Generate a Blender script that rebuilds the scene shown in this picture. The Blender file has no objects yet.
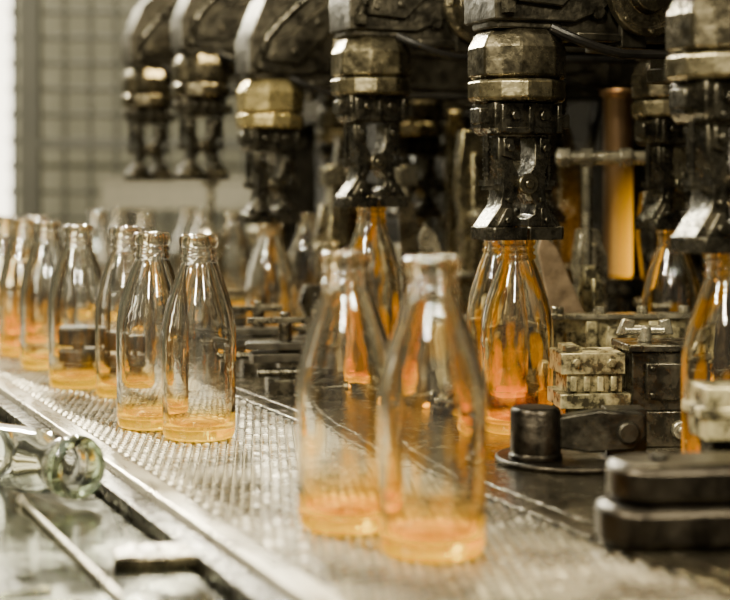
import bpy, bmesh, math, random
from mathutils import Matrix, Vector
random.seed(4)
C = bpy.context.scene.collection
ANG = math.atan2(.3786, .9256)
EV = Vector((.9256, .3786, 0)); EU = Vector((-.3786, .9256, 0))
def UV(u, v, z=0): return EU*u + EV*v + Vector((0, 0, z))

# ------------------------------------------------------------ materials
def newmat(name):
    m = bpy.data.materials.new(name); m.use_nodes = True
    nt = m.node_tree; return m, nt, nt.nodes, nt.links, nt.nodes['Principled BSDF']
def metal(name, c1, c2, metallic=.85, r1=.25, r2=.55, scale=35, bump=.25, bscale=120, stretch=(1, 1, 1), p1=.35, p2=.68):
    m, nt, N, L, B = newmat(name)
    tc = N.new('ShaderNodeTexCoord'); mp = N.new('ShaderNodeMapping'); mp.inputs['Scale'].default_value = stretch
    L.new(tc.outputs['Object'], mp.inputs['Vector'])
    n = N.new('ShaderNodeTexNoise'); n.inputs['Scale'].default_value = scale; n.inputs['Detail'].default_value = 8; n.inputs['Roughness'].default_value = .7
    L.new(mp.outputs['Vector'], n.inputs['Vector'])
    r = N.new('ShaderNodeValToRGB'); r.color_ramp.elements[0].position = p1; r.color_ramp.elements[1].position = p2
    r.color_ramp.elements[0].color = (*c1, 1); r.color_ramp.elements[1].color = (*c2, 1)
    L.new(n.outputs['Fac'], r.inputs['Fac']); L.new(r.outputs['Color'], B.inputs['Base Color'])
    mr = N.new('ShaderNodeMapRange'); mr.inputs['From Min'].default_value = .35; mr.inputs['From Max'].default_value = .65
    mr.inputs['To Min'].default_value = r1; mr.inputs['To Max'].default_value = r2
    L.new(n.outputs['Fac'], mr.inputs['Value']); L.new(mr.outputs['Result'], B.inputs['Roughness'])
    B.inputs['Metallic'].default_value = metallic
    n2 = N.new('ShaderNodeTexNoise'); n2.inputs['Scale'].default_value = bscale; n2.inputs['Detail'].default_value = 4
    L.new(mp.outputs['Vector'], n2.inputs['Vector'])
    b = N.new('ShaderNodeBump'); b.inputs['Strength'].default_value = bump; b.inputs['Distance'].default_value = .003
    L.new(n2.outputs['Fac'], b.inputs['Height']); L.new(b.outputs['Normal'], B.inputs['Normal'])
    return m
M_iron = metal('oily_black_iron', (.022, .0195, .0145), (.092, .081, .058), metallic=.95, r1=.19, r2=.36, bump=.4, scale=60, bscale=110)
M_arm = metal('dull_black_casting', (.020, .0175, .013), (.070, .061, .043), metallic=.9, r1=.30, r2=.5, bump=.4, scale=40, bscale=100)
M_black = metal('sooty_black_iron', (.009, .008, .006), (.042, .036, .025), metallic=.8, r1=.28, r2=.5, bump=.3)
M_grey = metal('greasy_grey_steel', (.12, .108, .078), (.38, .345, .25), r1=.17, r2=.35, bump=.3)
M_brass = metal('olive_brass', (.22, .17, .07), (.50, .40, .175), r1=.2, r2=.36, bump=.15, scale=26)
M_dull = metal('blackened_bronze', (.045, .038, .025), (.16, .135, .085), metallic=.95, r1=.18, r2=.34, bump=.25, scale=45)
M_collar = metal('worn_bronze_collar', (.07, .058, .034), (.26, .22, .13), metallic=.95, r1=.18, r2=.34, bump=.22, scale=40)
M_steel = metal('worn_steel', (.33, .30, .235), (.53, .49, .39), metallic=.85, r1=.22, r2=.36, bump=.08, scale=40, bscale=140, stretch=(1, .2, 1))
M_bar = metal('tan_bar_paint', (.19, .175, .13), (.27, .25, .19), metallic=.2, r1=.4, r2=.6)
M_cream = metal('dirty_cream_enamel', (.045, .038, .022), (.46, .395, .215), metallic=.6, r1=.2, r2=.4, bump=.3, scale=60, p1=.42, p2=.61)
M_bed = metal('wet_bed_plate', (.026, .028, .020), (.23, .235, .165), metallic=.95, r1=.05, r2=.22, scale=18, bump=.25, bscale=40)
M_dead = metal('brown_dead_plate', (.026, .022, .015), (.13, .11, .072), metallic=.9, r1=.13, r2=.32, scale=30, bump=.45)
M_rub = metal('oil_blackened_steel', (.012, .010, .008), (.038, .032, .024), metallic=1, r1=.30, r2=.48, bump=.3, scale=50)
M_hose = metal('black_rubber', (.006, .0055, .005), (.014, .012, .010), metallic=.6, r1=.3, r2=.5, bump=.2)
M_rust = metal('rusty_brown_plate', (.10, .068, .04), (.28, .20, .12), metallic=.5, r1=.35, r2=.6)
M_link = metal('steel_links', (.25, .23, .185), (.50, .46, .365), metallic=1, r1=.22, r2=.34, scale=14, bump=.0)
M_under = metal('dark_belt_underlay', (.008, .007, .005), (.02, .017, .011), metallic=.5, r1=.4, r2=.6)

def glass(name, tint, amber, z_top, e_base, e_patch, a_all, col=(1, .50, .012), pcol=(1, .38, .0), full=0.0, rim=.15, bump=.14):  # bottle glow is painted through tint and emission, by height and in patches
    m, nt, N, L, B = newmat(name)
    B.inputs['Transmission Weight'].default_value = 1; B.inputs['IOR'].default_value = 1.5
    B.inputs['Roughness'].default_value = .004
    tc = N.new('ShaderNodeTexCoord'); sx = N.new('ShaderNodeSeparateXYZ'); L.new(tc.outputs['Object'], sx.inputs[0])
    def rng(src, a, b, c, d, smooth=True):
        mr = N.new('ShaderNodeMapRange')
        if smooth: mr.interpolation_type = 'SMOOTHSTEP'
        for k, v in zip(('From Min', 'From Max', 'To Min', 'To Max'), (a, b, c, d)): mr.inputs[k].default_value = v
        L.new(src, mr.inputs['Value']); return mr.outputs['Result']
    def op(o, a, b):
        x = N.new('ShaderNodeMath'); x.operation = o
        for i, q in enumerate((a, b)):
            if isinstance(q, (int, float)): x.inputs[i].default_value = q
            else: L.new(q, x.inputs[i])
        return x.outputs[0]
    mp = N.new('ShaderNodeMapping'); mp.inputs['Scale'].default_value = (1, 1, .35); L.new(tc.outputs['Object'], mp.inputs['Vector'])
    n = N.new('ShaderNodeTexNoise'); n.inputs['Scale'].default_value = 52; n.inputs['Detail'].default_value = 1
    L.new(mp.outputs['Vector'], n.inputs['Vector'])
    base = rng(sx.outputs['Z'], .004, z_top, 1, 0)
    patch = rng(n.outputs['Fac'], .55, .62, 0, 1)
    amb = op('MAXIMUM', base, op('ADD', op('MULTIPLY', patch, a_all), full))
    if rim: amb = op('MAXIMUM', amb, rng(sx.outputs['Z'], .180, .190, 0, rim))  # gold gleam of the rim put into the tint
    mx = N.new('ShaderNodeMix'); mx.data_type = 'RGBA'; L.new(amb, mx.inputs[0])
    mx.inputs[6].default_value = (*tint, 1); mx.inputs[7].default_value = (*amber, 1)
    L.new(mx.outputs[2], B.inputs['Base Color'])
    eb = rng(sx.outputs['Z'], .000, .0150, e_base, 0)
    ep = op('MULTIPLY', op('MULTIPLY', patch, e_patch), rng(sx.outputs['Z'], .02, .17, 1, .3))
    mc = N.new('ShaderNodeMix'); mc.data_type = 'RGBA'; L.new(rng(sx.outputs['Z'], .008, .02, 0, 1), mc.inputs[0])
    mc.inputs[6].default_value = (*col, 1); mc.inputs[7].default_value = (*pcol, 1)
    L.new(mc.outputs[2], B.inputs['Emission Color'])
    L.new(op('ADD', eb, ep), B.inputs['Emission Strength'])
    if bump:
        nb = N.new('ShaderNodeTexNoise'); nb.inputs['Scale'].default_value = 28; L.new(tc.outputs['Object'], nb.inputs['Vector'])
        b = N.new('ShaderNodeBump'); b.inputs['Strength'].default_value = bump; b.inputs['Distance'].default_value = .005
        L.new(nb.outputs['Fac'], b.inputs['Height']); L.new(b.outputs['Normal'], B.inputs['Normal'])
    return m
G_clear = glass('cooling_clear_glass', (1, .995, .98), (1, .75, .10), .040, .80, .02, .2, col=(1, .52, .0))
G_warm = glass('clear_glass_amber_glow', (1, .99, .96), (1, .68, .06), .060, .85, .10, .5, col=(1, .48, .0), pcol=(1, .42, .0))
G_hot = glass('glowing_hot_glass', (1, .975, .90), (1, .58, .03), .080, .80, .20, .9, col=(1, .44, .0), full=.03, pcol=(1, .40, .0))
G_green = glass('pale_green_glass', (.98, 1, .95), (.78, 1, .66), .024, 0, 0, 0, rim=0, bump=0)

def emis(name, col, s):
    m, nt, N, L, B = newmat(name)
    B.inputs['Base Color'].default_value = (*col, 1)
    B.inputs['Emission Color'].default_value = (*col, 1); B.inputs['Emission Strength'].default_value = s
    return m
M_win = emis('bright_daylight_pane', (1, .93, .74), 5)
M_glow = emis('orange_glint_glow', (1, .42, .002), 1.2)  # emissive orange for the added glints

def copper():  # orange glow painted by emission, fading upward and to one side
    m, nt, N, L, B = newmat('copper_painted_glow')
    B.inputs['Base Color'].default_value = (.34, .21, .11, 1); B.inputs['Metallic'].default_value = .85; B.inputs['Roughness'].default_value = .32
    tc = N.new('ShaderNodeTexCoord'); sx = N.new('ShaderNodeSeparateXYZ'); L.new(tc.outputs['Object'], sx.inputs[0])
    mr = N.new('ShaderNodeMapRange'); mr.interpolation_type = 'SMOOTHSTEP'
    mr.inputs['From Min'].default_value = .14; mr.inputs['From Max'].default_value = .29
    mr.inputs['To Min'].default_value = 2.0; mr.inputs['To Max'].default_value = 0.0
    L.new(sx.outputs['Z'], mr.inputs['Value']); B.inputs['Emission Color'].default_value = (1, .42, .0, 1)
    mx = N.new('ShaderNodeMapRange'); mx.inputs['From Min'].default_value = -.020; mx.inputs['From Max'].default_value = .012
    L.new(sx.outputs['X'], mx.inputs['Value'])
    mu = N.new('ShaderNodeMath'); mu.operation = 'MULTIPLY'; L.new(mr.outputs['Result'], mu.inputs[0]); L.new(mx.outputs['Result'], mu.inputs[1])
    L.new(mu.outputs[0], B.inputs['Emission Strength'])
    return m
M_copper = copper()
def plain(name, c1, c2, rough=.8, scale=3):
    return metal(name, c1, c2, metallic=0, r1=rough, r2=rough, scale=scale, bump=.05)
M_wall = plain('greenish_grey_factory_wall', (.165, .16, .12), (.235, .225, .17), scale=1.5)
M_floor = plain('grey_concrete', (.13, .11, .08), (.2, .17, .13), .5)
M_post = plain('olive_painted_post', (.038, .036, .024), (.06, .057, .038), .5)

# ------------------------------------------------------------ mesh builder
class MB:
    def __init__(s): s.bm = bmesh.new()
    def _xf(s, vs, m):
        if m is not None:
            for v in vs: v.co = m @ v.co
    def box(s, x0, x1, y0, y1, z0, z1, m=None):
        return s.prism([(x0, y0), (x1, y0), (x1, y1), (x0, y1)], z0, z1, 'z', m)
    def prism(s, pts, a, b, axis='z', m=None):
        def P(p, h):
            if axis == 'z': return (p[0], p[1], h)
            if axis == 'y': return (p[0], h, p[1])
            return (h, p[0], p[1])
        v0 = [s.bm.verts.new(P(p, a)) for p in pts]; v1 = [s.bm.verts.new(P(p, b)) for p in pts]
        n = len(pts); s.bm.faces.new(v0); s.bm.faces.new(v1[::-1])
        for i in range(n): s.bm.faces.new((v0[i], v0[(i+1) % n], v1[(i+1) % n], v1[i]))
        s._xf(v0+v1, m); return s
    def lathe(s, prof, seg=32, m=None, phase=0, cap=True):
        rings = []; allv = []
        for r, z in prof:
            ring = [s.bm.verts.new((r*math.cos(2*math.pi*i/seg+phase), r*math.sin(2*math.pi*i/seg+phase), z)) for i in range(seg)]
            rings.append(ring); allv += ring
        for a, b in zip(rings, rings[1:]):
            for i in range(seg): s.bm.faces.new((a[i], a[(i+1) % seg], b[(i+1) % seg], b[i]))
        if cap: s.bm.faces.new(rings[0][::-1]); s.bm.faces.new(rings[-1])
        s._xf(allv, m); return s
    def cyl(s, p0, p1, r, seg=20, r2=None):
        p0 = Vector(p0); p1 = Vector(p1); d = p1-p0
        m = Matrix.Translation(p0) @ d.to_track_quat('Z', 'Y').to_matrix().to_4x4()
        r2 = r if r2 is None else r2
        return s.lathe([(r, 0), (r2, d.length)], seg, m)
    def tube(s, pts, r, seg=10):
        pts = [Vector(p) for p in pts]
        out = []
        for i in range(len(pts)-1):
            a = pts[max(i-1, 0)]; b = pts[i]; c = pts[i+1]; d = pts[min(i+2, len(pts)-1)]
            for k in range(6):
                t = k/6; out.append(.5*((2*b)+(c-a)*t+(2*a-5*b+4*c-d)*t*t+(3*b-a-3*c+d)*t**3))
        out.append(pts[-1]); rings = []
        for i, p in enumerate(out):
            t = (out[min(i+1, len(out)-1)]-out[max(i-1, 0)]).normalized()
            q = t.to_track_quat('Z', 'Y')
            rings.append([s.bm.verts.new(p+q @ Vector((r*math.cos(2*math.pi*k/seg), r*math.sin(2*math.pi*k/seg), 0))) for k in range(seg)])
        for a, b in zip(rings, rings[1:]):
            best = min(range(seg), key=lambda o: (a[0].co-b[o].co).length)
            for k in range(seg): s.bm.faces.new((a[k], a[(k+1) % seg], b[(k+1+best) % seg], b[(k+best) % seg]))
        s.bm.faces.new(rings[0][::-1]); s.bm.faces.new(rings[-1]); return s
    def bolt(s, x, y, z, r, h, ax='z'):
        d = {'z': (0, 0, h), 'y': (0, -h, 0), 'x': (-h, 0, 0)}[ax]
        return s.cyl((x, y, z), (x+d[0], y+d[1], z+d[2]), r, 6)
    def mesh(s, name, mat, ang=35):
        bmesh.ops.recalc_face_normals(s.bm, faces=s.bm.faces)
        for f in s.bm.faces: f.smooth = True
        for e in s.bm.edges:
            if len(e.link_faces) == 2: e.smooth = e.calc_face_angle(0) < math.radians(ang)
        me = bpy.data.meshes.new(name); s.bm.to_mesh(me); s.bm.free()
        me.materials.append(mat); return me

def bev(o, w):
    if w:
        b = o.modifiers.new('bevel', 'BEVEL'); b.width = w; b.segments = 2; b.limit_method = 'ANGLE'; b.angle_limit = math.radians(40)
def thing(name, label, cat, loc, rot=ANG, group=None):
    e = bpy.data.objects.new(name, None); e.empty_display_size = .05
    e.location = loc; e.rotation_euler = (0, 0, rot); C.objects.link(e)
    e['label'] = label; e['category'] = cat
    if group: e['group'] = group
    return e
def part(name, par, mb, mat, label=None, w=.0012, ang=35):
    o = bpy.data.objects.new(name, mb.mesh(name, mat, ang)); C.objects.link(o); o.parent = par; bev(o, w)
    if label: o['label'] = label
    return o
def solo(name, label, cat, mb, mat, loc=(0, 0, 0), rot=ANG, w=.0012, group=None, kind=None):
    o = bpy.data.objects.new(name, mb.mesh(name, mat)); C.objects.link(o); o.location = loc; o.rotation_euler = (0, 0, rot); bev(o, w)
    if kind: o['kind'] = kind
    else: o['label'] = label; o['category'] = cat
    if group: o['group'] = group
    return o
def clone(root, loc, label=None, swap=None):
    n = root.copy(); n.location = loc; C.objects.link(n)
    if label: n['label'] = label
    def rec(src, dst):
        for c in list(src.children):
            k = c.copy(); k.parent = dst; C.objects.link(k)
            if swap and c.name.split('.')[0] in swap:
                k.material_slots[0].link = 'OBJECT'; k.material_slots[0].material = swap[c.name.split('.')[0]]
            rec(c, k)
    rec(root, n); return n

# ------------------------------------------------------------ setting
solo('floor', '', '', MB().box(-5, 5, -2, 8, -1.0, -.9), M_floor, rot=0, w=0, kind='structure')
solo('wall_back', '', '', MB().box(-5, 5, 7.5, 7.6, -.9, 3), M_wall, rot=0, w=0, kind='structure')
solo('wall_left', '', '', MB().box(-5, -4.9, -2, 7.5, -.9, 3), M_wall, rot=0, w=0, kind='structure')
solo('wall_right', '', '', MB().box(4.9, 5, -2, 7.5, -.9, 3), M_wall, rot=0, w=0, kind='structure')
solo('window_1', '', '', MB().box(-2.3, -1.66, 7.44, 7.5, .05, 2.4), M_win, rot=0, w=0, kind='structure')

# ------------------------------------------------------------ conveyor
cv = thing('conveyor', 'long woven steel mesh conveyor carrying hot bottles', 'conveyor', (0, 0, 0))
U0, U1 = .3, 4.2
def belt_links():
    b = MB(); pw, pu = .0086, .0150; r = 0; u = .66
    rd = random.Random(9)
    while u < 3.4:
        v = .355+(pw/2 if r % 2 else 0)
        while v < .567:
            cx = v+pw*.4; cy = u+pu*.5; rx = pw*.38; ry = pu*.34
            hx = [(cx-rx, cy-ry*.7), (cx-rx*.6, cy-ry), (cx+rx*.6, cy-ry), (cx+rx, cy-ry*.7), (cx+rx, cy+ry*.7), (cx+rx*.6, cy+ry), (cx-rx*.6, cy+ry), (cx-rx, cy+ry*.7)]
            lo = [b.bm.verts.new((x, y, -.0036)) for x, y in hx]
            tx = rd.uniform(-.05, .05); ty = rd.uniform(-.04, .07)
            hi = [b.bm.verts.new((cx+(x-cx)*.72, cy+(y-cy)*.78, -.0006+(x-cx)*tx+(y-cy)*ty)) for x, y in hx]
            b.bm.faces.new(hi)
            for i in range(8): b.bm.faces.new((lo[i], lo[(i+1) % 8], hi[(i+1) % 8], hi[i]))
            v += pw
        u += pu*.86; r += 1
    return b
bt = part('belt', cv, MB().box(.352, .575, U0, U1, -.014, -.0034), M_under, 'woven steel link belt', w=0)
lk = part('link_weave', bt, belt_links(), M_link, 'glinting woven steel links', w=0, ang=15)
lk['kind'] = 'stuff'
part('side_rail', cv, MB().box(.327, .351, U0, U1, -.05, .002), M_steel, 'worn pale steel side rail', w=.003)
part('side_rail', cv, MB().box(.307, .3265, U0, U1, -.05, -.004), M_iron, 'darker worn outer side rail', w=.002)
part('side_rail', cv, MB().box(.576, .5985, U0, U1, -.05, -.0002), M_dead, 'dark oily side rail', w=.001)
part('frame', cv, MB().box(.33, .58, U0, U1, -.16, -.05), M_iron)
for u in (.5, 2.2, 4.0):
    part('leg', cv, MB().box(.40, .50, u-.04, u+.04, -.9, -.16), M_iron)

# ------------------------------------------------------------ bottles
PROF = [(.010, .0035), (.024, .0015), (.030, 0), (.0335, .0012), (.0353, .005), (.0360, .012), (.0362, .045), (.0368, .080), (.0369, .097),
        (.0361, .111), (.0340, .124), (.0306, .137), (.0265, .149), (.0226, .160), (.0195, .168), (.0176, .1725), (.0176, .1735), (.0192, .1748), (.0192, .1777), (.0172, .1790),
        (.0166, .1800), (.0166, .1812), (.0183, .1822), (.0183, .1840), (.0166, .1852), (.0164, .1870), (.0188, .1884), (.0194, .1904), (.0194, .1960), (.0186, .1984), (.0176, .2000), (.0160, .2006),
        (.0138, .1999), (.0130, .197), (.0130, .182), (.0140, .172), (.0164, .166), (.0194, .157), (.0232, .146), (.0270, .134), (.0305, .121), (.0328, .108), (.0337, .096),
        (.0336, .080), (.0330, .045), (.0324, .018), (.029, .0115), (.024, .010), (.010, .0135)]
def bottle_mesh(name, mat):
    return MB().lathe(PROF, 64).mesh(name, mat, 60)
BM = {'c': bottle_mesh('clear_bottle', G_clear), 'w': bottle_mesh('warm_bottle', G_warm), 'h': bottle_mesh('hot_bottle', G_hot)}
def bottle(u, v, k, z=0, label='', rot=0, group='bottles on the conveyor'):
    o = bpy.data.objects.new('glass_bottle', BM[k]); C.objects.link(o)
    o.location = UV(u, v, z); o.rotation_euler = (0, 0, rot)
    o['label'] = label; o['category'] = 'bottle'; o['group'] = group
def uvof(px, d):
    X = (px-365)/1600*d
    return -.3786*X+.9256*d, .9256*X+.3786*d
for px, d, k, l in [(432, 1.082, 'w', 'clear glass bottle glowing amber, at front of conveyor row'),
                 (347, 1.165, 'w', 'clear glass bottle with amber glow tinted into its base on mesh belt'),
                 (199, 1.578, 'c', 'clear glass bottle with yellow glowing base on mesh belt'),
                 (152, 1.65, 'c', 'clear glass bottle tucked behind another on mesh belt'),
                 (126, 1.90, 'c', 'clear glass bottle queued on the mesh belt'),
                 (78, 1.985, 'c', 'clear glass bottle with dark reflections on mesh belt'),
                 (47, 2.20, 'c', 'clear glass bottle queued on the mesh belt'),
                 (24, 2.37, 'w', 'clear glass bottle queued on the mesh belt'),
                 (6, 2.52, 'w', 'amber glowing glass bottle in the belt queue'),
                 (-8, 2.66, 'w', 'amber glowing glass bottle in the belt queue'),
                 (36, 2.60, 'c', 'clear glass bottle queued on the mesh belt')]:
    u, v = uvof(px, d); bottle(u, v, k, 0.0002, l, rot=px)
for px, d in [(79, 2.065), (122, 1.995)]:  # blocks added to show as dark bands through the glass
    u, v = uvof(px, d)
    e = thing('dark_band_block', 'black double block added behind a bottle for its dark bands', 'machine part', UV(u, v, .0002), rot=0, group='added dark band blocks')
    part('foot', e, MB().box(-.022, .022, -.012, .012, 0, .010), M_black)
    part('pad', e, MB().box(-.031, .031, -.014, .014, .012, .037), M_hose, w=.004); part('pad', e, MB().box(-.031, .031, -.014, .014, .042, .067), M_hose, w=.004)
    part('stem', e, MB().box(-.008, .008, -.006, .006, .009, .045), M_black)

# ------------------------------------------------------------ dead plate and bed
dp = thing('dead_plate', 'oily brown steel table plate beside the conveyor', 'machine table', (0, 0, 0))
part('plate', dp, MB().box(.5995, 1.62, .35, 4.2, -.03, 0), M_dead, w=.001)
part('apron', dp, MB().box(.62, 1.60, .4, 4.15, -.9, -.03), M_iron)
lb = thing('machine_bed', 'dark wet steel machine bed beside conveyor rail', 'machine table', (0, 0, 0))
part('plate', lb, MB().box(-.35, .303, .3, 2.9, -.05, -.014), M_bed, w=.002)
part('base', lb, MB().box(-.30, .29, .35, 2.85, -.9, -.05), M_iron)

TG = 'bottles held by the tongs'
HEADS = [(1.093, .765, 0, 'h'), (1.44, .755, 0, 'h'), (1.85, .765, .028, 'h'), (2.24, .765, 0, 'w'), (2.60, .765, .065, None), (2.95, .765, .065, None)]
BACK = [(1.70, 1.108, 0, 'w'), (2.08, 1.118, 0, 'w'), (2.47, 1.10, 0, 'c'), (2.85, 1.118, 0, 'c')]
for u, v, z, k in HEADS+BACK:
    if k: bottle(u, v, k, z+.0003, {'h': 'red-hot glowing glass bottle held by tongs', 'w': 'glass bottle with painted amber glow gripped by tongs', 'c': 'clear glass bottle gripped by tongs'}[k], rot=u*9, group=TG)
for px, d, k in [(98, 3.15, 'c'), (145, 3.1, 'c'), (203, 3.35, 'c'), (233, 3.12, 'c'), (188, 3.6, 'c'), (308, 2.75, 'c'), (120, 3.5, 'c'), (499, 1.79, 'h')]:
    u, v = uvof(px, d); bottle(u, v, k, .0003, 'finished glass bottle standing on the table plate' if k == 'c' else 'orange-hot glass bottle standing behind the gripped one', rot=px, group='bottles standing on the plate')

# ------------------------------------------------------------ tong heads
def half_jaw(sgn):
    b = MB()
    n = 10; r = .0202
    pts = [(sgn*.0012, -.026), (sgn*.038, -.026), (sgn*.044, -.018), (sgn*.044, .016), (sgn*.037, .024), (sgn*.0012, .024)]
    arc = [(sgn*max(r*math.cos(t), .0012), r*math.sin(t)) for t in [math.radians(88-176*i/n) for i in range(n+1)]]
    b.prism(pts+arc, .194, .207)
    # open two-finger profile with a clear gap between the fingers
    b.prism([(sgn*.004, .2072), (sgn*.042, .2072), (sgn*.035, .217), (sgn*.027, .228), (sgn*.024, .240), (sgn*.024, .262), (sgn*.029, .272), (sgn*.029, .297),
             (sgn*.012, .297), (sgn*.012, .270), (sgn*.006, .260), (sgn*.006, .240), (sgn*.013, .230), (sgn*.011, .219), (sgn*.004, .215)], -.016, .015, 'y')
    b.prism([(sgn*.016, .2072), (sgn*.034, .2072), (sgn*.023, .226), (sgn*.016, .226)], -.022, .021, 'y')
    b.prism([(sgn*.014, .274), (sgn*.026, .278), (sgn*.026, .296), (sgn*.015, .296)], -.022, .020, 'y')
    b.bolt(sgn*.020, -.022, .286, .0046, .006, 'y'); b.bolt(sgn*.022, -.022, .214, .0035, .004, 'y'); b.bolt(sgn*.018, -.016, .234, .003, .004, 'y')
    return b
def make_head(loc, label, group, armlen):
    e = thing('takeout_tong', label, 'tong', loc, group=group)
    part('flange', e, MB().lathe([(.036, .3315), (.047, .3325), (.0505, .336), (.0505, .3515), (.0485, .3535), (.044, .3545)], 12, phase=math.pi/12), M_collar, 'faceted worn bronze flange', w=.001, ang=20)
    part('housing', e, MB().lathe([(.044, .355), (.0500, .358), (.0500, .386), (.044, .398), (.038, .404)], 8, phase=math.pi/8), M_dull, 'worn bronze octagonal nut housing', w=.0016, ang=20)
    b = MB().prism([(-.032, .299), (.032, .299), (.038, .306), (.038, .3313), (-.038, .3313), (-.038, .306)], -.026, .026, 'y')
    for x in (-.034, -.004, .028): b.box(x, x+.006, -.034, -.024, .301, .329)
    b.bolt(-.016, -.026, .318, .006, .006, 'y').bolt(.016, -.026, .318, .006, .006, 'y').box(-.028, .028, -.030, -.02, .300, .307)
    b.box(.037, .050, -.02, .01, .306, .320).box(-.048, -.037, -.012, .01, .310, .326)
    part('bracket', e, b, M_iron, 'black greasy jaw bracket')
    part('jaw', e, half_jaw(1), M_iron, w=.0008); part('jaw', e, half_jaw(-1), M_iron, w=.0008)
    part('pivot_pin', e, MB().cyl((0, -.024, .250), (0, .024, .250), .0085).cyl((0, -.027, .250), (0, -.024, .250), .011).cyl((0, -.030, .250), (0, -.027, .250), .005), M_dull)
    for sx in (-1, 1):
        b = MB().cyl((sx*.035, -.002, .250), (sx*.035, -.002, .3), .0028)
        for k in range(7): b.cyl((sx*.035, -.002, .258+k*.005), (sx*.035, -.002, .261+k*.005), .0040, 12)
        b.box(sx*.035-.0045, sx*.035+.0045, -.008, .008, .248, .254); b.box(min(sx*.022, sx*.037), max(sx*.022, sx*.037), -.006, .006, .244, .250)
        part('spring', e, b, M_iron, w=0)
    A = armlen
    b = MB().prism([(-.034, -.030), (.034, -.030), (.040, -.02), (.040, .02), (.034, .030), (-.034, .030), (-.040, .02), (-.040, -.02)], .4045, .414)
    b.prism([(-.042, .412), (.047, .412), (.080, .425), (.21, .550), (A, .550), (A, .69), (.15, .69), (-.02, .520), (-.044, .462)], -.036, .036, 'y')
    b.prism([(-.020, .430), (.03, .426), (.19, .585), (A, .590), (A, .62), (.178, .62), (.02, .470), (-.012, .455)], -.043, .043, 'y')
    b.box(.035, A, -.028, .028, .394, .456).box(.05, A, -.036, .036, .394, .403).box(.05, A, -.036, .036, .446, .456)
    b.box(.10, .13, -.037, .037, .388, .462)
    if A > .3:
        b.box(.18, .21, -.037, .037, .372, .458).box(.165, .225, -.02, .02, .356, .372).cyl((.195, 0, .33), (.195, 0, .356), .012)
    b.bolt(.075, -.028, .424, .009, .008, 'y').bolt(.165, -.028, .424, .009, .008, 'y').bolt(-.010, -.043, .440, .005, .004, 'y').bolt(.022, -.043, .444, .005, .004, 'y')
    b.bolt(.06, -.043, .488, .006, .005, 'y').bolt(.115, -.043, .543, .006, .005, 'y')
    part('swing_arm', e, b, M_arm, 'heavy black slanted cast arm', w=.002)
    b = MB(); m = Matrix.Translation((.125, -.037, .445)) @ Matrix.Rotation(math.pi/2, 4, 'X'); r = .046
    b.lathe([(r*.9, 0), (r, .004), (r, .014), (r*.82, .017), (r*.78, .010), (r*.5, .010), (r*.45, .02), (r*.15, .022)], 32, m)
    for k in range(8):
        t = k*math.pi/4; b.bolt(.125+r*.9*math.cos(t), -.052, .445+r*.9*math.sin(t), .003, .004, 'y')
    if A > .3: part('pivot_drum', e, b, M_dull, 'round bolted pivot drum', w=.0008)
    b = MB().tube([(.02, -.034, .406), (.05, -.045, .392), (.09, -.046, .382), (.14, -.042, .382), (A*.9, -.038, .388)], .005)
    part('air_hose', e, b, M_hose, 'black grease-covered rubber hose', w=0)
    if A > .3:
        b = MB().tube([(-.03, -.040, .425), (-.015, -.050, .470), (.05, -.052, .535), (.13, -.048, .61), (.20, -.046, .66)], .006)
        b.cyl((-.030, -.040, .418), (-.030, -.040, .430), .008, 6)
        part('oil_pipe', e, b, M_iron, 'dark steel oil pipe along the arm', w=0)
    return e
h0 = make_head(UV(HEADS[0][0], .765), 'blackened iron takeout tong gripping a hot glass bottle', 'row of takeout tongs', .60)
for i, (u, v, z, k) in enumerate(HEADS[1:]):
    clone(h0, UV(u, v, z), 'greasy iron takeout tong gripping a hot glass bottle' if k else 'raised greasy iron tong with empty jaws',
          swap=[{'flange': M_collar}, {'housing': M_collar}, {'housing': M_brass, 'flange': M_brass}, {'flange': M_dull}, {'flange': M_dull}][i])
h1 = make_head(UV(BACK[0][0], BACK[0][1]), 'dark iron takeout tong in the rear row gripping bottle', 'rear row of takeout tongs', .24)
for u, v, z, k in BACK[1:]: clone(h1, UV(u, v, z))

b = MB().box(1.367, 1.50, .5, 4.15, .405, .76).box(1.367, 1.52, .5, 4.15, .76, .79)
for i in range(18): b.bolt(1.376, .7+i*.19, .73, .012, .009, 'x')
solo('carrier_girder', 'black iron overhead girder carrying the tong arms', 'girder', b, M_black, w=.003)
for u in (.75, 2.3, 4.0):
    solo('support_column', 'black iron column under the overhead girder', 'column', MB().box(1.39, 1.48, u-.05, u+.05, .0, .4045).box(1.37, 1.50, u-.07, u+.07, 0, .02), M_black, w=.003, group='girder columns')

solo('machine_cabinet', 'tall dark iron machine cabinet behind the tongs', 'machine cabinet',
     MB().box(1.80, 1.95, .6, 5.0, -.9, 1.3).box(1.77, 1.80, .7, 4.9, .10, .16).box(1.77, 1.80, .7, 4.9, .30, .34), M_black, w=.004)
for i, u in enumerate([1.25, 1.5, 1.78, 1.84, 2.12, 2.38, 2.5, 2.68, 2.98, 3.2, 3.45, 3.7]):
    v = 1.28 if i % 2 else 1.56
    r = [.014, .024, .018, .028][i % 4]; mat = [M_grey, M_iron, M_collar, M_iron][i % 4]
    b = MB().cyl((0, 0, 0), (0, 0, .38), r).cyl((0, 0, 0), (0, 0, .02), r*1.7).cyl((0, 0, .17), (0, 0, .2), r*1.5, 6).cyl((0, 0, .3), (0, 0, .315), r*1.4)
    b.box(-r*1.2, r*1.2, -r*1.3, r*1.3, .09, .12).cyl((-.05, 0, .25), (.05, 0, .25), r*.5).cyl((-.055, 0, .25), (-.045, 0, .25), r*.9, 6)
    solo('upright_pipe', 'upright greasy machine pipe with hex couplings', 'pipe', b, mat, UV(u, v), group='upright machine pipes')
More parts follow.
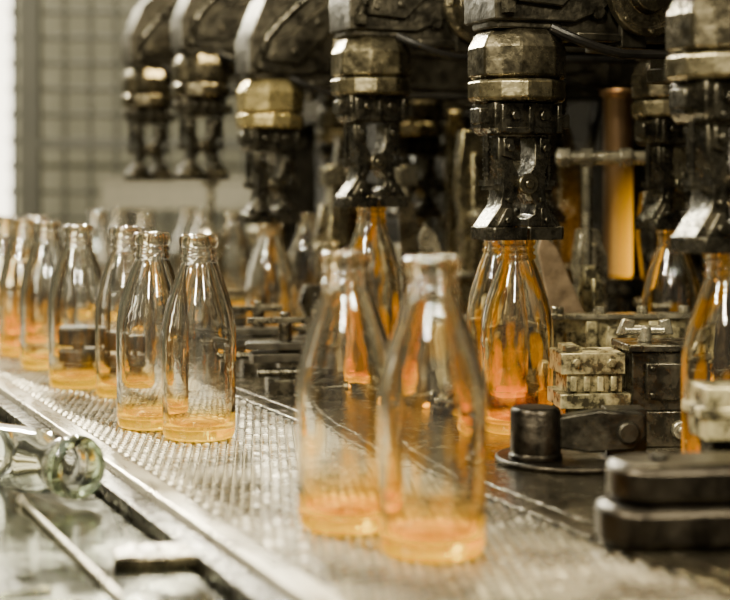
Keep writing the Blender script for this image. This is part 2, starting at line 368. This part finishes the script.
for i, (u, v) in enumerate([(1.35, 1.0), (1.62, 1.27), (1.93, 1.0), (2.28, 1.0), (2.66, 1.02), (3.06, .92), (3.3, 1.1), (2.42, .93)]):
    e = thing('hydraulic_cylinder', 'dark hydraulic cylinder standing on the table plate', 'machine part', UV(u, v), group='hydraulic cylinders')
    part('foot', e, MB().box(-.03, .03, -.03, .03, 0, .025), M_iron)
    part('barrel', e, MB().lathe([(.02, .025), (.024, .03), (.024, .13), (.028, .133), (.028, .155), (.018, .16)], 24), [M_grey, M_collar, M_collar][i % 3])
    part('rod', e, MB().cyl((0, 0, .158), (0, 0, .25), .008).box(-.015, .015, -.012, .012, .25, .28), M_grey, 'steel piston rod')
for i in range(7):
    u = 1.3+i*.36
    p = [(0, 0, .40), (-.02, -.02, .33), (-.05, -.03, .25), (-.03, .03, .16), (.02, .04, .10), (.03, .03, .004)]
    solo('loose_hose', 'drooping black rubber hose hanging from girder', 'hose', MB().tube(p, .009), M_hose, UV(u, 1.40), w=0, group='drooping hoses')
def casting(px, d, h, w_, mat, seed):
    rd = random.Random(seed); u, v = uvof(px, d)
    e = thing('mould_bracket', 'oily dark cast mould bracket bolted to table plate', 'machine part', UV(u, v), rot=rd.uniform(0, .3), group='cast mould brackets')
    part('foot', e, MB().box(-w_, w_, -.025, .025, 0, .016).bolt(-w_*.7, -.015, .016, .006, .006).bolt(w_*.7, -.015, .016, .006, .006), M_iron)
    b = MB().prism([(-w_*.8, .016), (w_*.8, .016), (w_*.55, h*.4), (w_*.7, h*.45), (w_*.7, h*.8), (w_*.3, h), (-w_*.4, h), (-w_*.6, h*.75), (-w_*.35, h*.5)], -.012, .012, 'y')
    b.box(-w_*.12, w_*.12, -.022, -.012, .016, h*.9)
    part('web', e, b, mat, w=.002)
    b = MB().cyl((w_*.1, -.03, h*.62), (w_*.1, .03, h*.62), w_*.30).cyl((w_*.1, -.034, h*.62), (w_*.1, -.03, h*.62), w_*.16, 6)
    part('boss', e, b, M_grey, w=.0006)
    b = MB().cyl((-w_*.9, -.018, h*.36), (w_*.9, -.018, h*.36), .006).cyl((w_*.75, -.018, h*.36), (w_*.9, -.018, h*.36), .011, 6)
    part('cross_pin', e, b, M_grey, w=.0006)
for k, (px, d, h, w_, mat) in enumerate([(588, 2.15, .19, .035, M_grey), (650, 2.25, .24, .03, M_iron), (470, 2.35, .33, .04, M_collar), (440, 1.97, .14, .03, M_grey),
                                        (560, 2.5, .34, .045, M_collar), (330, 2.6, .22, .04, M_collar), (400, 2.5, .15, .035, M_iron),
                                        (340, 2.25, .09, .04, M_iron), (640, 1.75, .07, .04, M_grey), (500, 2.1, .12, .03, M_collar), (455, 2.6, .37, .03, M_collar),
                                        (590, 1.98, .15, .022, M_cream), (560, 1.72, .06, .03, M_cream), (458, 1.80, .08, .03, M_cream),
                                        (540, 2.25, .20, .03, M_grey), (345, 2.95, .34, .04, M_dull), (410, 1.95, .07, .03, M_iron), (315, 2.4, .10, .04, M_iron), (480, 1.95, .12, .022, M_cream)]):
    casting(px, d, h, w_, mat, k)

u, v = uvof(618, 2.3)
solo('copper_tube', 'upright brown copper tube with orange glow painted near its foot', 'pipe', MB().lathe([(.018, .118), (.021, .122), (.021, .375), (.026, .38), (.026, .386)], 28), M_copper, UV(u, v))
solo('tube_socket', 'dark cast socket carrying the copper tube', 'machine part', MB().lathe([(.05, 0), (.05, .012), (.032, .02), (.032, .09), (.037, .095), (.037, .117), (.02, .118)], 28), M_iron, UV(u, v))
b = MB().cyl((-.07, 0, 0), (.05, 0, 0), .009)
for x in (-.06, -.03, .02): b.cyl((x-.008, 0, 0), (x+.008, 0, 0), .014, 6)
b.cyl((-.03, 0, -.285), (-.03, 0, 0), .007).cyl((-.03, 0, -.285), (-.03, 0, -.275), .02)
u, v = uvof(610, 2.08)
solo('gas_pipe', 'grey horizontal gas pipe with hex couplings on stand', 'pipe', b, M_grey, UV(u, v, .285), rot=0)

# guide rack
u, v = uvof(575, 1.86)
e = thing('guide_rack', 'dirty cream enamelled slotted guide rack behind bottle', 'machine part', UV(u, v), rot=.10)
b = MB().box(-.14, .15, -.008, .012, .058, .094)
for i in range(12): b.box(-.137+i*.0245, -.137+i*.0245+.013, -.016, -.008, .060, .092-(i % 3)*.006)
part('rack', e, b, M_cream)
b = MB().box(-.145, .155, -.018, .014, .094, .1)
for i in range(6): b.bolt(-.12+i*.05, 0, .1, .007, .008)
part('cap_rail', e, b, M_grey)
for x in (-.12, .13): part('post', e, MB().box(x-.01, x+.01, -.01, .012, 0, .058), M_iron)
for px, d, lean, mat, h in [(575, 1.93, .35, M_rust, .19), (447, 2.12, .25, M_grey, .2), (606, 2.05, .5, M_grey, .13), (422, 2.2, .2, M_dull, .24)]:
    u, v = uvof(px, d)
    b = MB().prism([(-.02, 0), (.02, 0), (.022-lean*.03, h*.5), (.008-lean*.09, h*.92), (-.006-lean*.1, h), (-.018-lean*.08, h*.9), (-.022-lean*.02, h*.45)], -.003, .003, 'y')
    solo('curved_deflector', 'curved upright worn steel deflector plate', 'machine part', b, mat, UV(u, v), rot=.1, w=.001, group='curved deflectors')

# cast bracket block
u, v = uvof(622, 1.56)
e = thing('cast_bracket', 'black and cream cast clamp block with wing nut', 'machine part', UV(u, v), rot=.08)
b = MB().box(-.066, -.004, -.030, .03, .068, .088).box(-.060, -.006, -.026, .028, .050, .068)
b.box(-.068, .0, -.036, .03, .036, .050).box(-.062, -.004, -.030, .02, .018, .036).box(-.05, -.01, -.026, .02, 0, .018)
for x in (-.052, -.018): b.bolt(x, -.030, .079, .0045, .005, 'y')
for i in range(4): b.box(-.057+i*.013, -.051+i*.013, -.031, -.026, .052, .066)
b.cyl((-.034, -.030, .027), (-.034, -.038, .027), .006).box(-.06, -.045, -.02, .02, .088, .094)
part('cream_body', e, b, M_cream, 'yellowish slotted stacked plate body', w=.0008)
b = MB().box(.0, .066, -.04, .035, .034, .09).box(-.004, .07, -.044, .03, .09, .097).box(.006, .074, -.045, .03, 0, .034).box(.012, .06, -.047, -.04, .045, .08)
for x in (.018, .054):
    for z in (.05, .075): b.bolt(x, -.047, z, .003, .003, 'y')
part('black_body', e, b, M_iron, 'black iron clamp box')
b = MB().cyl((.02, -.01, .097), (.02, -.01, .112), .007).prism([(-.008, .104), (.006, .104), (.01, .118), (-.002, .12)], -.014, -.006, 'y').prism([(.034, .104), (.048, .104), (.044, .12), (.034, .118)], -.014, -.006, 'y').cyl((.0, -.01, .108), (.04, -.01, .108), .005)
part('wing_nut', e, b, M_grey)
part('round_bolt', e, MB().cyl((.045, -.053, .017), (.045, -.045, .017), .009).bolt(.045, -.053, .017, .005, .004, 'y'), M_grey)

# swing clamp
u, v = uvof(572, 1.44)
e = thing('swing_clamp', 'black iron link clamp on a round base plate', 'clamp', UV(u, v), rot=.05)
part('base_plate', e, MB().lathe([(.068, 0), (.070, .003), (.068, .006)], 48), M_rub, 'round flat black base plate')
part('post', e, MB().lathe([(.024, .006), (.024, .010), (.0225, .012), (.0225, .048), (.020, .052), (.004, .0525)], 28, Matrix.Translation((-.036, -.018, 0))), M_rub)
part('link', e, MB().prism([(-.016, .016), (.01, .012), (.05, .014), (.062, .026), (.060, .046), (.02, .050), (-.016, .044)], -.028, -.012, 'y').cyl((.045, -.034, .030), (.045, -.008, .030), .010), M_black, w=.002)
part('lug', e, MB().box(.03, .066, -.010, .02, .0065, .048), M_black)

# near stacked block
u, v = uvof(700, 1.115)
e = thing('stop_block', 'bulky rounded dark iron stop block beside the belt', 'machine part', UV(u, v), rot=.12)
def rounded(x0, r, yh): return [(x0+r-r*math.sin(t), yh*math.cos(t)) for t in [math.radians(18*i) for i in range(11)]]
part('lower_slab', e, MB().prism([(.09, -.034)]+[(.09, .034)]+rounded(-.074, .03, .034), 0, .030), M_rub, w=.006)
part('upper_slab', e, MB().prism([(.09, -.031)]+[(.09, .031)]+rounded(-.066, .03, .031), .030, .058), M_rub, w=.006)
part('cap_screw', e, MB().bolt(-.030, -.002, .058, .007, .004), M_black)
u, v = uvof(735, 1.2)
e = thing('gauge_block', 'pale grey steel block on a short pedestal', 'machine part', UV(u, v), rot=.1)
part('pedestal', e, MB().box(-.018, .03, .0, .03, 0, .058), M_iron)
part('head', e, MB().box(-.025, .04, -.01, .035, .058, .098).box(-.03, .04, -.012, .037, .075, .083), M_cream)

def comb(px, d, s=1.0):
    u, v = uvof(px, d)
    e = thing('pusher_plate', 'black low pusher of stacked flat plates at belt edge', 'machine part', UV(u, v), rot=.15, group='pusher plates')
    e.scale = (s, s, s)
    part('base', e, MB().box(-.045, .045, -.03, .03, 0, .02).box(-.03, .05, -.025, .025, .02, .042), M_iron)
    b = MB().prism([(-.065, -.028), (.03, -.034), (.055, -.018), (.055, .02), (-.05, .026), (-.068, .01)], .042, .054)
    b.prism([(-.075, -.018), (.01, -.026), (.03, -.01), (.02, .02), (-.07, .016)], .058, .068).box(-.03, .0, -.012, .012, .054, .058)
    part('flat_blade', e, b, M_black)
    part('adjuster', e, MB().cyl((-.06, -.030, .030), (.06, -.030, .030), .006).cyl((.05, -.030, .030), (.065, -.030, .030), .012, 8), M_iron)
    part('top_lever', e, MB().cyl((-.02, 0, .068), (-.02, 0, .092), .009).box(-.07, .015, -.007, .007, .092, .100).bolt(-.02, 0, .1, .007, .007), M_iron)
for px, d in [(272, 2.12), (235, 2.45), (300, 1.93), (195, 2.75)]: comb(px, d, .9)
for px, d in [(285, 2.36), (312, 2.10), (248, 2.28), (350, 2.14), (425, 1.88), (470, 1.86)]:  # emissive beads added as orange glints among the machine parts
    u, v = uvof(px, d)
    solo('orange_glint', 'small emissive bead added as an orange glint on plate', 'glint', MB().lathe([(.003, 0), (.010, .002), (.011, .006), (.006, .011), (.002, .013)], 9), M_glow, UV(u, v), w=.001, group='added orange glints')

# ------------------------------------------------------------ left bed items
def D(px, y, z):
    d = (.247-z)*1600/(y-187); return Vector(((px-365)/1600*d, d, z))
Z = -.0138
S = .92
jp = [(.010, .158), (.024, .158), (.029, .154), (.030, .138), (.030, .073), (.029, .058), (.0265, .045), (.0235, .036), (.0222, .031), (.0222, .0265), (.0248, .025), (.0248, .0225), (.0225, .021), (.0225, .018), (.0268, .016), (.0286, .012), (.0286, .006), (.0265, .001), (.024, .0),
      (.0205, .001), (.0195, .008), (.0200, .026), (.022, .036), (.025, .048), (.0278, .06), (.0286, .07), (.0286, .146), (.01, .150)]
jp = [(r*S, z*S) for r, z in jp]
j = bpy.data.objects.new('fallen_bottle', MB().lathe(jp, 64).mesh('fallen_bottle', G_green, 60)); C.objects.link(j)
ax = Vector((.72, -.69, .03)).normalized()
d = 1.30; mouth = Vector(((82-365)/1600*d, d, .0185))
j.rotation_euler = (-ax).to_track_quat('Z', 'Y').to_euler(); j.location = mouth
j['label'] = 'clear wide-mouth glass bottle with green rim lying down'; j['category'] = 'bottle'
p0 = D(20, 499, Z+.003); p1 = D(120, 597, Z+.003)
solo('steel_rod', 'thin bright steel rod lying on machine bed', 'rod', MB().cyl((0, 0, 0), p1-p0, .0024, 12).cyl((0, 0, 0), (p1-p0)*.04, .004, 12), M_steel, p0, rot=0, w=0)
e = thing('clamp_plate', 'small dark steel plate resting on machine bed', 'plate', D(170, 562, Z), rot=.1)
part('plate', e, MB().prism([(-.038, -.020), (.032, -.020), (.038, -.012), (.034, .018), (-.030, .022), (-.040, .012)], 0, .009), M_dull, w=.002)
part('boss', e, MB().lathe([(.010, .009), (.009, .0105), (.004, .011)], 20, Matrix.Translation((-.015, 0, 0))), M_iron)
for i, (u, v, sx, sy) in enumerate([(1.74, .235, .045, .06), (1.98, .20, .05, .08), (1.50, .262, .022, .05), (1.02, .16, .05, .04)]):
    b = MB().box(-sx, sx, -sy, sy, 0, .005).box(-sx*.8, sx*.8, -sy*.3, sy*.3, .005, .008)
    for q in (-1, 1): b.bolt(sx*.6*q, sy*.75*q, .005, .006, .004)
    solo('cover_plate', 'flat worn steel cover plate on machine bed', 'plate', b, [M_steel, M_grey, M_grey, M_bed][i], UV(u, v, Z), w=.001, group='cover plates')

# ------------------------------------------------------------ far background
fe = thing('safety_fence', 'olive metal mesh safety fence before factory wall', 'fence', (-1.05, 5.6, -.9), rot=0)
b = MB()
for i in range(19): b.cyl((-.18+i*.09, 0, .4), (-.18+i*.09, 0, 2.2), .009, 6)
for i in range(18): b.cyl((-.2, .008, .5+i*.09), (1.4, .008, .5+i*.09), .011, 6)
part('mesh_panel', fe, b, M_post, w=0)
for x in (-.12, .85, 1.4): part('post', fe, MB().box(x-.035, x+.035, -.03, .03, 0, 2.4), M_post)
for z in (.85, 1.28, 1.9): part('cross_rail', fe, MB().box(-.15, 1.4, -.02, .02, z, z+.03), M_post)
tb = thing('transfer_bar', 'tan steel transfer bar on two stands', 'machine part', (-.62, 4.9, -.9), rot=0)
part('bar', tb, MB().box(-.18, .40, -.04, .04, 1.08, 1.16).box(-.18, .40, -.05, .05, 1.16, 1.175), M_bar)
for x in (-.1, .32): part('stand', tb, MB().box(x-.03, x+.03, -.03, .03, 0, 1.08), M_black)
ra = thing('storage_rack', 'dark steel storage rack beyond the conveyor', 'rack', (-1.1, 5.2, -.9), rot=0)
b = MB().box(-.5, -.46, 0, .3, 0, 1.05).box(.3, .34, 0, .3, 0, 1.05)
for z in (.3, .6, .9): b.box(-.5, .34, 0, .3, z, z+.03)
part('frame', ra, b, M_post)

# ------------------------------------------------------------ lights, world, camera
w = bpy.data.worlds.new('world'); bpy.context.scene.world = w; w.use_nodes = True
w.node_tree.nodes['Background'].inputs[0].default_value = (1, .94, .76, 1); w.node_tree.nodes['Background'].inputs[1].default_value = .26
def area(loc, tgt, sx, sy, P, col):  # unseen area lights, added as key, backlight and wall fill
    l = bpy.data.lights.new('lamp', 'AREA'); l.shape = 'RECTANGLE'; l.size = sx; l.size_y = sy; l.energy = P; l.color = col
    o = bpy.data.objects.new('added_area_light', l); C.objects.link(o); o.location = loc
    o.rotation_euler = (Vector(tgt)-Vector(loc)).to_track_quat('-Z', 'Y').to_euler()
    o['label'] = 'warm white area light added out of view'; o['category'] = 'lamp'; o['group'] = 'added area lights'
Y = (1, .92, .68)
area((-1.6, .2, 1.9), (0, 1.6, .2), .10, .6, 210, Y)
area((-.5, -.7, 1.6), (.3, 1.6, .2), .10, .5, 120, Y)
area((.9, -.4, 1.6), (.3, 1.6, .2), .08, .4, 110, Y)
area((-1.3, 3.6, 1.5), (0, 1.5, .0), .07, .7, 200, (1, .93, .70))
area((-.55, 3.9, 1.3), (0, 1.5, 0), .07, .4, 135, (1, .93, .70))
area((.3, 2.6, 1.9), (0, 1.5, 0), .08, .5, 115, (1, .82, .44))
area((-1.3, 5.0, 2.6), (-1, 7.4, .6), 1.5, .5, 90, Y)
cam = bpy.data.cameras.new('cam'); co = bpy.data.objects.new('camera', cam); C.objects.link(co)
co.location = (0, 0, .247); co.rotation_euler = (math.pi/2, 0, 0)
cam.sensor_width = 36; cam.lens = 1600/730*36; cam.shift_y = -113/730; cam.clip_start = .01
cam.dof.use_dof = True; cam.dof.focus_distance = 1.6; cam.dof.aperture_fstop = 4.5
bpy.context.scene.camera = co
